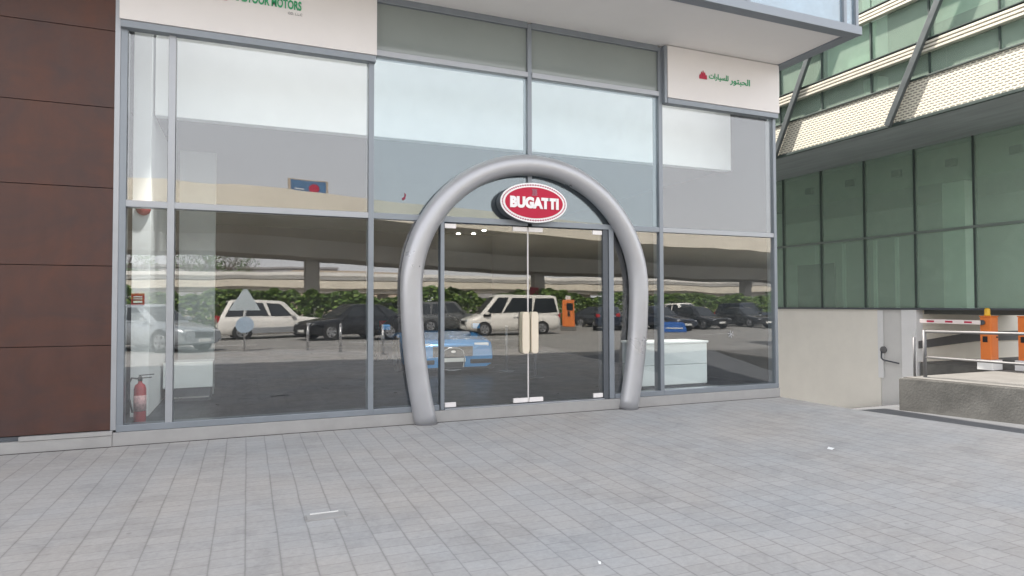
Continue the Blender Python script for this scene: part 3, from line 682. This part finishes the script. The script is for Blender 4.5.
def car(kind, name, label, cat, loc, yaw, pm, group=None, roof=None, lower=None):
    K = KIND[kind]; L_, W, H = K['L'], K['W']/2, K['H']
    t = thing(name, label, cat, loc, yaw, group)
    zb = .22 if kind != 'sport' else .12
    rows = []
    N = 33
    for i in range(N):
        f = -.5+i/(N-1); x = f*L_
        e = max(0, (abs(f)-.36)/.14); w = W*(1-.16*e**2.2); zt = interp(K['top'], f); b_ = zb+(.10 if H > 1.3 else .0)*e**2
        h = zt-b_
        half = [(0, b_), (w*.80, b_), (w*.965, b_+.07), (w, b_+h*.40), (w*.985, b_+h*.72), (w*.95, b_+h*.92), (w*.86, zt), (w*.45, zt+.025), (0, zt+.03)]
        ring = half + [(-y, z) for y, z in half[-2:0:-1]]
        rows.append([(x, y, z) for y, z in ring]+[(x, ring[0][0], ring[0][1])])
    bd = MB()
    b2 = bmesh.new(); rr = [[b2.verts.new(p) for p in r[:-1]] for r in rows]; n = len(rr[0])
    for i in range(N-1):
        for k in range(n):
            fc = b2.faces.new((rr[i][k], rr[i][(k+1) % n], rr[i+1][(k+1) % n], rr[i+1][k])); fc.smooth = True
    b2.faces.new(rr[0][::-1]); b2.faces.new(rr[-1])
    bd.merge(b2).build('body', pm, t)
    xa, xb, xc, xd = [q*L_ for q in K['gh']]
    za, zd = interp(K['top'], K['gh'][0])-.01, interp(K['top'], K['gh'][3])-.01
    wb, wr = W*.93, W*.74
    def sidept(u, v, s=1):      # u 0 rear..1 front, v 0 belt..1 roof
        lo_ = Vector((xd+(xa-xd)*u, wb, zd+(za-zd)*u)); up_ = Vector((xc+(xb-xc)*u, wr, H-.05))
        p = lo_.lerp(up_, v); return Vector((p.x, p.y*s, p.z))
    g = bmesh.new()
    ring0 = [(xd, -wb*.9, zd), (xd, wb*.9, zd), (xd+.2, wb, zd), (xa-.25, wb, za), (xa, wb*.8, za), (xa, -wb*.8, za), (xa-.25, -wb, za), (xd+.2, -wb, zd)]
    ring1 = [(xc, -wr*.92, H-.07), (xc, wr*.92, H-.07), (xc+.12, wr, H-.05), (xb-.12, wr, H-.05), (xb, wr*.88, H-.06), (xb, -wr*.88, H-.06), (xb-.12, -wr, H-.05), (xc+.12, -wr, H-.05)]
    ring2 = [(p[0]*.86+.14*(xb+xc)/2, p[1]*.72, H-.005) for p in ring1]
    R3 = [[g.verts.new(p) for p in r] for r in (ring0, ring1, ring2)]
    for i in range(2):
        for k in range(8):
            fc = g.faces.new((R3[i][k], R3[i][(k+1) % 8], R3[i+1][(k+1) % 8], R3[i+1][k])); fc.smooth = (i == 1)
    fc = g.faces.new(R3[2]); fc.smooth = True
    MB().merge(g).build('roof', roof or pm, t)
    # windows proud of the cabin skin by a few mm
    spl = {'sedan': [(.10, .50), (.53, .90)], 'sport': [(.25, .86)], 'van': [(.03, .352), (.365, .735), (.755, .95)]}.get(kind, [(.05, .27), (.30, .60), (.63, .91)])
    for s in (-1, 1):
        for u0, u1 in spl:
            q = [sidept(u0, .12, s), sidept(u1, .12, s), sidept(u1-.02, .88, s), sidept(u0+.02, .88, s)]
            nn = (q[1]-q[0]).cross(q[3]-q[0]).normalized(); nn *= (1 if nn.y*s > 0 else -1)
            MB().add([p+nn*.014 for p in q]+[p-nn*.02 for p in q], [(0, 1, 2, 3), (4, 5, 6, 7), (0, 1, 5, 4), (1, 2, 6, 5), (2, 3, 7, 6), (3, 0, 4, 7)]).build('window', M['carglass'], t)
    for (p0, p1, w0, w1, nm) in (((xa, za), (xb, H-.06), wb*.8, wr*.88, 'windscreen'), ((xd, zd), (xc, H-.07), wb*.9, wr*.92, 'rear_window')):
        A = Vector((p0[0], 0, p0[1])); C = Vector((p1[0], 0, p1[1])); dn = (C-A); nn = Vector((dn.z, 0, -dn.x)).normalized()
        if (nn.x > 0) != (nm == 'windscreen'): nn = -nn
        a_, c_ = A.lerp(C, .10), A.lerp(C, .92)
        wa, wc = w0*.94, w1*.92
        q = [a_+Vector((0, -wa, 0)), a_+Vector((0, wa, 0)), c_+Vector((0, wc, 0)), c_+Vector((0, -wc, 0))]
        MB().add([p+nn*.012 for p in q]+[p-nn*.02 for p in q], [(0, 1, 2, 3), (4, 5, 6, 7), (0, 1, 5, 4), (1, 2, 6, 5), (2, 3, 7, 6), (3, 0, 4, 7)]).build(nm, M['carglass'], t)
    rw = K['rw']
    for fx in (K['fw'], K['bw']):
        for s in (-1, 1):
            x = fx*L_; Mw = Matrix.Translation((x, s*(W-.11), rw)) @ Matrix.Rotation(R(90), 4, 'X')
            MB().lathe([(rw+.055, s*-.105), (rw+.055, s*-.115)] if s > 0 else [(rw+.055, .115), (rw+.055, .105)], 28, M=Mw).build('wheel_arch', M['black'], t)
            wh = MB().lathe([(rw*.66, -.12), (rw*.93, -.115), (rw, -.08), (rw, .08), (rw*.93, .115), (rw*.66, .12)], 28, M=Matrix.Translation((x, s*(W-.105), rw)) @ Matrix.Rotation(R(90), 4, 'X')).build('wheel', M['rubber'], t)
            rimb = MB(); yo = s*(W+.012)
            for k in range(5):
                a = 2*PI*k/5
                rimb.box(-.03, .03, -.012, .012, .0, rw*.62, M=Matrix.Translation((x, yo, rw)) @ Matrix.Rotation(a, 4, 'Y') @ Matrix.Rotation(.22, 4, 'Y'))
                rimb.box(-.03, .03, -.012, .012, .0, rw*.62, M=Matrix.Translation((x, yo, rw)) @ Matrix.Rotation(a, 4, 'Y') @ Matrix.Rotation(-.22, 4, 'Y'))
            rimb.tube([(x+rw*.62*math.cos(2*PI*k/24), yo, rw+rw*.62*math.sin(2*PI*k/24)) for k in range(25)], .018, 6, cap=False)
            rimb.build('rim', M['rim'], wh)
    zf = interp(K['top'], .47)
    for s in (-1, 1):
        MB().box(L_*.452, L_*.497, s*W*.62-.16, s*W*.62+.16, zf-(.17 if H > 1.3 else .11), zf-.03, .03).build('headlight', M['lamp'], t)
        MB().box(-L_*.503, -L_*.478, s*W*.70-.12, s*W*.70+.12, .80 if H < 1.6 else .85, 1.0 if H < 1.6 else 1.12, .02).build('tail_light', M['tail'], t)
        mx = MB().box(-.09, .09, -.09, .09, -.06, .07, .03); mo = mx.build('mirror', pm, t); mo.location = (xa-.35, s*(W*1.0+.06), za+.12)
    MB().box(L_*.49, L_*.504, -W*.42, W*.42, zf-.30, zf-.10, .012).build('grille', M['black'], t)
    MB().box(L_*.497, L_*.507, -.26, .26, .36 if H > 1.3 else .25, .47 if H > 1.3 else .33, .004).build('number_plate', M['plate'], t)
    MB().box(-L_*.507, -L_*.497, -.26, .26, .62, .73, .004).build('number_plate', M['plate'], t)
    if lower:
        for s in (-1, 1): MB().box(-L_*.21, L_*.23, s*W-.012 if s > 0 else -W-.03, s*W+.03 if s > 0 else -W+.012, .30, .58, .012).build('side_trim', lower, t)
    return t
def yawto(a, b): return math.atan2(b[1]-a[1], b[0]-a[0])
P_white = paint('white', (.78, .76, .72), 0, .3); P_black = paint('black', (.012, .014, .018)); P_silver = paint('silver', (.40, .43, .46), .6)
P_navy = paint('dark blue', (.02, .028, .05)); P_grey = paint('grey', (.16, .165, .165), .5); P_blue = paint('mid blue', (.03, .07, .15)); P_char = paint('charcoal', (.035, .04, .045))
def between(kind, rear, front, *a, **k):
    return car(kind, a[0], a[1], a[2], ((rear[0]+front[0])/2, (rear[1]+front[1])/2, 0), yawto(rear, front), *a[3:], **k)
between('crossover', (-4.9, -18.6), (-1.35, -15.6), 'parked_car', 'silver car parked by the kerb, mirrored in the leftmost window', 'car', P_silver)
between('suv', (-1.2, -24.4), (3.5, -24.9), 'parked_car', 'white off-road car with grey lower sides mirrored left of the arch', 'car', P_white, lower=M['framelt'])
between('crossover', (6.7, -22.6), (2.2, -20.9), 'parked_car', 'black crossover car mirrored between the white car and the arch', 'car', P_black)
between('suv', (9.2, -29.4), (13.4, -29.8), 'parked_car', 'grey estate car beyond the white van, mirrored beside the arch leg', 'car', P_grey)
v = between('van', (15.5, -23.0), (10.5, -23.5), 'passenger_van', 'white passenger van with dark windows mirrored in the glass doors', 'van', P_white)
W_ = KIND['van']['W']/2
mk = MB()
for k in range(7): mk.box(.05+.16*k*-1, .16-.16*k, W_-.005, W_+.006, .86, .92)
for k in range(5): mk.box(.0-.2*k, .1-.2*k, W_-.005, W_+.006, .74, .78)
for k in range(7): mk.box(.05-.16*k, .16-.16*k, -W_-.006, -W_+.005, .86, .92)
mk.build('side_marking', M['greysmall'], v)
MB().box(1.35, 1.75, -W_-.008, -W_+.01, .98, 1.1).box(1.35, 1.75, W_-.01, W_+.008, .98, 1.1).build('side_vent', M['black'], v)
lots = [('sedan', 23.0, -30.5, 95, P_char, 'dark car with its red tail lights showing, mirrored at the right door post'),
        ('sedan', 21.0, -26.6, -60, P_navy, 'dark blue saloon mirrored behind the right leg of the arch'),
        ('sedan', 24.2, -25.6, 122, P_navy, 'dark blue saloon mirrored just right of the arch'),
        ('crossover', 28.8, -29.2, 125, P_white, 'white roofed car in the second parking row, mirrored right of the arch'),
        ('sedan', 27.9, -26.4, 130, P_black, 'black saloon mirrored in the middle of the rightmost window'),
        ('sedan', 31.8, -26.4, 130, P_black, 'black saloon mirrored near the right end of the rightmost window'),
        ('suv', 34.6, -29.5, 130, P_navy, 'dark blue off-road car in the second row at the right end of the glass')]
for kd, x, y, a, pm, lb in lots: car(kd, 'parked_car', lb, 'car', (x, y, 0), R(a if a < 0 else a-40+0), pm)
# blue show car inside
P_sky = paint('light blue', (.045, .27, .60), .2, .25)
sc_ = car('sport', 'sports_car', 'light blue sports car with a horseshoe grille inside the showroom', 'car', (3.98, 6.35, .175), R(-92), P_sky, roof=P_black)
hg = [(.0, .0)]
hp = [(-.20, .10), (-.225, .22), (-.235, .36), (-.20, .48), (-.10, .53), (0, .535), (.10, .53), (.20, .48), (.235, .36), (.225, .22), (.20, .10), (.10, .085), (0, .08), (-.10, .085)]
Mg = Matrix.Translation((2.20, 0, 0)) @ Matrix.Rotation(R(90), 4, 'Z') @ Matrix.Rotation(R(90), 4, 'X')
MB().prism(hp, .075, M=Mg).build('horseshoe_grille', M['black'], sc_)
MB().tube([Mg @ Vector((p[0], p[1], .075)) for p in hp+hp[:1]], .016, 8, cap=False).build('grille_ring', M['chrome'], sc_)
for s_ in (-1, 1):
    MB().box(2.10, 2.262, s_*.62-.26, s_*.62+.24, .20, .30, .03).build('air_intake', M['black'], sc_)
MB().box(1.9, 2.30, -.86, .86, .10, .14, .01).build('splitter', M['black'], sc_)
MB().prism(ell(.05, .025, 20), .012, M=Mg @ Matrix.Translation((0, .46, .075))).build('badge', M['whitesteel'], sc_)

# ------------------------------------------------------------------ street furniture seen in the glass
for i, (x, y, lb) in enumerate([(1.97, -14.6, 'steel bollard standing before the nose of the black crossover'), (2.9, -13.3, 'steel bollard standing before the door of the black crossover'), (4.0, -12.2, 'steel bollard standing before the rear wheel of the black crossover')]):
    t = thing('bollard', lb, 'bollard', (x, y, 0), 0, 'bollards along the pavement edge')
    MB().cyl((0, 0, 0), (0, 0, .93), .045, 18).build('post', M['steel'], t)
    MB().lathe([(.048, .93), (.048, .95), (.03, .97)], 18).build('cap', M['steel'], t)
    MB().lathe([(.09, 0), (.09, .012)], 18).build('base_plate', M['steel'], t)
rs = thing('road_sign', 'road sign post with a triangle above a blue disc, mirrored in the left window', 'road sign', (-.05, -15.0, 0))
MB().cyl((0, 0, 0), (0, 0, 1.95), .03, 14).build('post', M['steel'], rs)
MB().prism([(-.48, 0), (.48, 0), (.06, .66), (-.06, .66)], .012, M=Matrix.Translation((0, .06, 1.42)) @ Matrix.Rotation(R(90), 4, 'X')).build('triangle_plate', mat('pale sign back', (.55, .62, .66), .5), rs)
MB().prism(ell(.28, .28, 32), .012, M=Matrix.Translation((0, .06, .95)) @ Matrix.Rotation(R(90), 4, 'X')).build('disc_plate', mat('blue sign disc', (.42, .53, .66), .5), rs)
ks = thing('parking_machine', 'orange ticket machine mirrored beside the right door post', 'ticket machine', (18.0, -26.2, 0), R(25))
MB().box(-.45, .45, -.28, .28, 0, .25, .01).build('foot', M['concrete2'], ks)
MB().box(-.36, .36, -.25, .25, .25, 1.85, .04).build('body', M['orange'], ks)
MB().box(-.1, .28, .25, .265, 1.2, 1.65, .01).build('screen', M['carglass'], ks)
MB().box(-.05, .1, .25, .275, .85, 1.15, .01).build('ticket_slot', M['black'], ks)
MB().box(-.16, .16, -.1, .1, 1.86, 2.1, .02).build('top_lamp', M['plaster2'], ks)
bb = thing('road_block', 'blue plastic road block mirrored at the foot of the rightmost window', 'road block', (23.0, -22.6, 0), R(12))
MB().prism([(-.75, 0), (.75, 0), (.72, .2), (.60, .55), (-.60, .55), (-.72, .2)], .4, M=Matrix.Translation((0, .2, 0)) @ Matrix.Rotation(R(90), 4, 'X'), bev=.03).build('body', M['blue'], bb)
MB().box(-.5, .5, -.22, .22, .2, .26, .01).build('band', M['plaster2'], bb)

# hedge: leaf faces through an uneven volume
def hedge(label, x0, x1, yc, dpt, h, n, seed):
    random.seed(seed); mb = MB(); t = thing('hedge', label, 'hedge', ((x0+x1)/2, yc, 0)); cx = (x0+x1)/2
    for i in range(n):
        x = random.uniform(x0, x1)-cx
        hh = h*(.82+.30*noise.noise(Vector((x*.35+seed, 0, 0)))+.18*noise.noise(Vector((x*1.3, seed, 0))))
        u = random.random(); z = hh*(1-u*u*.95)
        y = dpt*(.5-random.random()**.6 if random.random() < .3 else random.uniform(.1, .5))*(1-.25*(z/h)**3)+.2*noise.noise(Vector((x, z, 3)))
        s = random.uniform(.06, .15)
        q = Matrix.Translation((x, y, z)) @ Matrix.Rotation(random.uniform(0, 6.28), 4, 'Z') @ Matrix.Rotation(random.uniform(-1.1, 1.1), 4, 'X')
        mb.add([q @ Vector(p) for p in ((-s, 0, -s*.6), (s, 0, -s*.6), (s*.8, .02, s*.6), (-s*.8, .02, s*.6))], [(0, 1, 2, 3)], 0 if random.random() < .62 else 1)
    mb.build('foliage', [M['leaf'], M['leaf2']], t, fixn=False)
    cb = MB()
    k = 0
    xx = x0-cx+.4
    while xx < x1-cx:
        cb.tube([(xx, -.1, 0), (xx+random.uniform(-.2, .2), 0, h*.4), (xx+random.uniform(-.3, .3), 0, h*.75)], [.04, .03, .012], 6); xx += .9
    cb.build('stems', M['bark'], t)
hedge('long green hedge under the flyover, left of the van', -34, 13, -32.2, 2.4, 2.75, 26000, 4)
hedge('green hedge behind the parked dark cars under the flyover', 13.5, 62, -36.4, 2.4, 2.8, 24000, 9)

# flyover
fy = thing('flyover', 'curved concrete flyover with a cream parapet mirrored across the glass front', 'bridge', (0, -36, 0))
path = [(-120, -52, 10.5), (-70, -44, 9.9), (-40, -38.5, 9.3), (-20, -35, 8.9), (-8, -33, 8.6), (-3.7, -32, 8.47), (2, -31.2, 8.30), (8, -31.5, 8.05), (18, -33, 7.8), (30, -34.2, 7.55), (42, -34.6, 7.4), (60, -36, 7.2), (90, -40, 7.0), (150, -52, 6.7)]
fine = []
for i in range(len(path)-1):
    p0 = Vector(path[max(i-1, 0)]); p1 = Vector(path[i]); p2 = Vector(path[i+1]); p3 = Vector(path[min(i+2, len(path)-1)])
    for k in range(6):
        t_ = k/6
        fine.append(.5*((2*p1)+(p2-p0)*t_+(2*p0-5*p1+4*p2-p3)*t_*t_+(3*p1-p0-3*p2+p3)*t_**3))
fine.append(Vector(path[-1]))
def sweep(prof, name, m, dz=0):
    rows = []
    for i, p in enumerate(fine):
        d = (fine[min(i+1, len(fine)-1)]-fine[max(i-1, 0)]); d.z = 0; d.normalize(); nrm = Vector((d.y, -d.x, 0))
        rows.append([p+nrm*o+Vector((0, 36, z)) for o, z in prof+[prof[0]]])
    b = MB().grid(rows, smooth=False); return b.build(name, m, fy)
sweep([(0, 0), (0, -1.25), (.28, -1.25), (.28, 0)], 'parapet', M['viaduct'])
sweep([(16.7, 0), (16.7, -1.25), (17, -1.25), (17, 0)], 'parapet', M['viaduct'])
sweep([(.29, -.9), (.29, -1.25), (1.2, -1.5), (5.3, -2.25), (6.0, -3.4), (11.0, -3.4), (11.7, -2.25), (15.8, -1.5), (16.69, -1.25), (16.69, -.9)], 'girder', M['viadeck'])
for x, y in ((4.4, -39.8), (23.0, -41.4), (48, -44), (-14, -42.4), (74, -46)):
    z_ = 4.9 if x < 20 else 4.2
    MB().prism([(-.6, 0), (-.45, -.45), (.45, -.45), (.6, 0), (.45, .45), (-.45, .45)], z_, M=Matrix.Translation((x, y+36, 0))).build('pier', M['viadeck'], fy)
MB().box(-.4, .4, -.02, .02, 0, .9, M=Matrix.Translation((22.4, -40.8+36, 2.1))).build('red_notice', M['signred'], fy)
rp = thing('ramp_bridge', 'low cream ramp with twin parapets behind the hedge, mirrored in the glass', 'bridge', (10, -60, 0))
for (y0, y1, z0, z1, nm, m) in ((-.3, -.02, 3.25, 3.95, 'parapet', 'viaduct'), (-8.3, -8, 4.75, 5.15, 'parapet', 'viadeck'), (-8, -.31, 2.85, 3.24, 'deck', 'viadeck'), (-16, -8.3, 4.35, 4.74, 'deck', 'viadeck')):
    MB().box(-110, 130, y0, y1, z0, z1).build(nm, M[m], rp)
for k in range(9): MB().cyl((-100+26*k, -4, 0), (-100+26*k, -4, 2.84), .6, 16).build('pier', M['viadeck'], rp)
# billboard beyond the flyover
bl = thing('billboard', 'blue billboard with a red disc standing beyond the flyover parapet', 'billboard', (9.6, -106, 0), R(-4))
MB().cyl((0, 0, 0), (0, 0, 19.6), .5, 16).build('mast', M['galv'], bl)
MB().box(-3.3, 3.3, -.5, .5, 19.5, 22.7, .05).build('frame', M['bldg2'], bl)
MB().box(-2.9, 2.9, .51, .55, 19.7, 22.5).build('poster', mat('faded blue poster', (.07, .16, .30), .6, var=.2, scale=.6), bl)
MB().prism(ell(.9, .8, 28), .03, M=Matrix.Translation((.9, .60, 21.2)) @ Matrix.Rotation(R(90), 4, 'X')).build('red_disc', M['signred'], bl)
MB().box(-2.4, -.4, .551, .57, 20.4, 20.6).box(-2.4, -.8, .551, .57, 20.9, 21.05).build('stripe', M['paper'], bl)
# far buildings
def block(label, x, y, w, d, h, m, rows, cols):
    t = thing('distant_building', label, 'building', (x, y, 0))
    MB().box(-w/2, w/2, -d/2, d/2, 0, h).build('wall', m, t)
    MB().box(-w/2-.3, w/2+.3, -d/2-.3, d/2+.3, h+.01, h+.5).build('roof', m, t)
    for r_ in range(rows):
        z = 1.2+(h-1.5)*r_/rows
        MB().box(-w/2+1, w/2-1, d/2+.01, d/2+.08, z, z+(h/rows)*.45).build('window_band', M['winband'], t)
block('low grey block far off behind the ramp at the left', -24, -130, 34, 12, 8.5, M['bldg'], 2, 6)
block('sand coloured low block far off behind the ramp', 22, -140, 26, 14, 8, M['bldg2'], 2, 6)
block('grey rounded hall far off behind the ramp', 6, -165, 30, 18, 10, M['bldg'], 2, 6)
block('pale block far off beyond the parked cars', 95, -120, 18, 14, 9, M['bldg2'], 2, 6)
block('wide grey block far off behind the van', 62, -150, 30, 14, 8, M['bldg'], 2, 6)
# bare trees beyond the ramp
def tree(x, y, h, seed, label):
    random.seed(seed); t = thing('bare_tree', label, 'tree', (x, y, 0), 0, 'trees beyond the ramp')
    MB().tube([(0, 0, 0), (.1, 0, h*.25), (.05, .1, h*.45)], [.28, .2, .15], 8).build('trunk', M['bark'], t)
    cb = MB()
    def br(p, d, l, r, n):
        q = p+d*l; cb.tube([p, p.lerp(q, .5)+Vector((random.uniform(-.1, .1), 0, .05)), q], [r, r*.8, r*.55], 5)
        if n:
            for k in range(3):
                dd = (d+Vector((random.uniform(-.7, .7), random.uniform(-.7, .7), random.uniform(-.1, .5)))).normalized()
                br(p.lerp(q, random.uniform(.6, 1)), dd, l*.72, r*.5, n-1)
    for k in range(5):
        a = 2*PI*k/5+random.random()
        br(Vector((.05, .1, h*.42)), Vector((math.cos(a)*.5, math.sin(a)*.5, 1)).normalized(), h*.26, .09, 3)
    lf = MB()
    for k in range(900):
        a = random.uniform(0, 6.28); rr = h*.34*random.random()**.5; z = h*(.55+.42*random.random()); s = .09
        if noise.noise(Vector((rr*math.cos(a), rr*math.sin(a), z))*.6+Vector((seed, 0, 0))) < .05: continue
        q = Matrix.Translation((rr*math.cos(a), rr*math.sin(a), z)) @ Matrix.Rotation(random.uniform(0, 6), 4, 'Z') @ Matrix.Rotation(random.uniform(-1, 1), 4, 'X')
        lf.add([q @ Vector(p) for p in ((-s, 0, -s), (s, 0, -s), (s, 0, s), (-s, 0, s))], [(0, 1, 2, 3)])
    lf.build('leaves', M['leaf'], t, fixn=False)
    cb.build('crown', M['bark'], t)
for i, (x, y, h) in enumerate([(-6, -85, 9), (-3.5, -92, 10), (-14, -90, 9), (-1, -100, 9.5)]):
    tree(x, y, h, 20+i, 'bare thin tree beyond the ramp, mirrored in the left window')

# ------------------------------------------------------------------ camera
cam = bpy.data.cameras.new('camera'); co = bpy.data.objects.new('camera', cam); COL.objects.link(co)
cam.sensor_width = 36; cam.lens = 36*643/1024; cam.clip_end = 3000; cam.clip_start = .05
Rm = Matrix(((.9247, -.0073, -.3806), (-.3807, -.0243, -.9244), (-.0025, .9997, -.0252)))
q = Rm.to_quaternion()
co.rotation_mode = 'QUATERNION'; co.rotation_quaternion = q; co.location = (0, -8.55, 1.6)
scene.camera = co

# ------------------------------------------------------------------ light
EL, AZ = R(50), (-.42, .907)
w = bpy.data.worlds.new('World'); scene.world = w; w.use_nodes = True
N = w.node_tree.nodes; L = w.node_tree.links
sk = N.new('ShaderNodeTexSky'); sk.sky_type = 'NISHITA'; sk.sun_disc = False; sk.sun_elevation = EL; sk.sun_rotation = math.atan2(AZ[0], AZ[1])
sk.dust_density = 6; sk.air_density = 1.2; sk.ozone_density = 1; sk.altitude = 0
hz = N.new('ShaderNodeMix'); hz.data_type = 'RGBA'; hz.inputs[0].default_value = .84      # dusty haze over the clear sky, thickest low down
tcw = N.new('ShaderNodeTexCoord'); sw = N.new('ShaderNodeSeparateXYZ'); L.new(tcw.outputs['Generated'], sw.inputs[0])
rw_ = N.new('ShaderNodeValToRGB'); L.new(sw.outputs[2], rw_.inputs[0])
rw_.color_ramp.elements[0].position = .06; rw_.color_ramp.elements[0].color = (1, .985, .995, 1)
rw_.color_ramp.elements[1].position = .75; rw_.color_ramp.elements[1].color = (.60, .615, .65, 1)
sv = N.new('ShaderNodeVectorMath'); sv.operation = 'SCALE'; sv.inputs['Scale'].default_value = 9.4; L.new(rw_.outputs[0], sv.inputs[0]); L.new(sv.outputs[0], hz.inputs[7])
L.new(sk.outputs[0], hz.inputs[6]); L.new(hz.outputs[2], N['Background'].inputs[0]); N['Background'].inputs[1].default_value = .13
sun = bpy.data.lights.new('sun', 'SUN'); so = bpy.data.objects.new('sun', sun); COL.objects.link(so)
sun.energy = 5.0; sun.angle = R(.5); sun.color = (1, .93, .84)
dirv = Vector((AZ[0]*math.cos(EL), AZ[1]*math.cos(EL), math.sin(EL)))
so.rotation_mode = 'QUATERNION'; so.rotation_quaternion = dirv.to_track_quat('Z', 'Y'); so.location = (0, 0, 30)

scene.view_settings.view_transform = 'Standard'; scene.view_settings.look = 'None'
scene.view_settings.exposure = 1.26; scene.view_settings.gamma = 1; scene.view_settings.use_curve_mapping = False
scene.render.engine = 'CYCLES'
c = scene.cycles
c.max_bounces = 10; c.diffuse_bounces = 4; c.glossy_bounces = 6; c.transparent_max_bounces = 24; c.transmission_bounces = 6
c.caustics_reflective = True; c.caustics_refractive = False; c.sample_clamp_indirect = 6
c.use_denoising = True
try: c.denoiser = 'OPENIMAGEDENOISE'
except Exception: pass
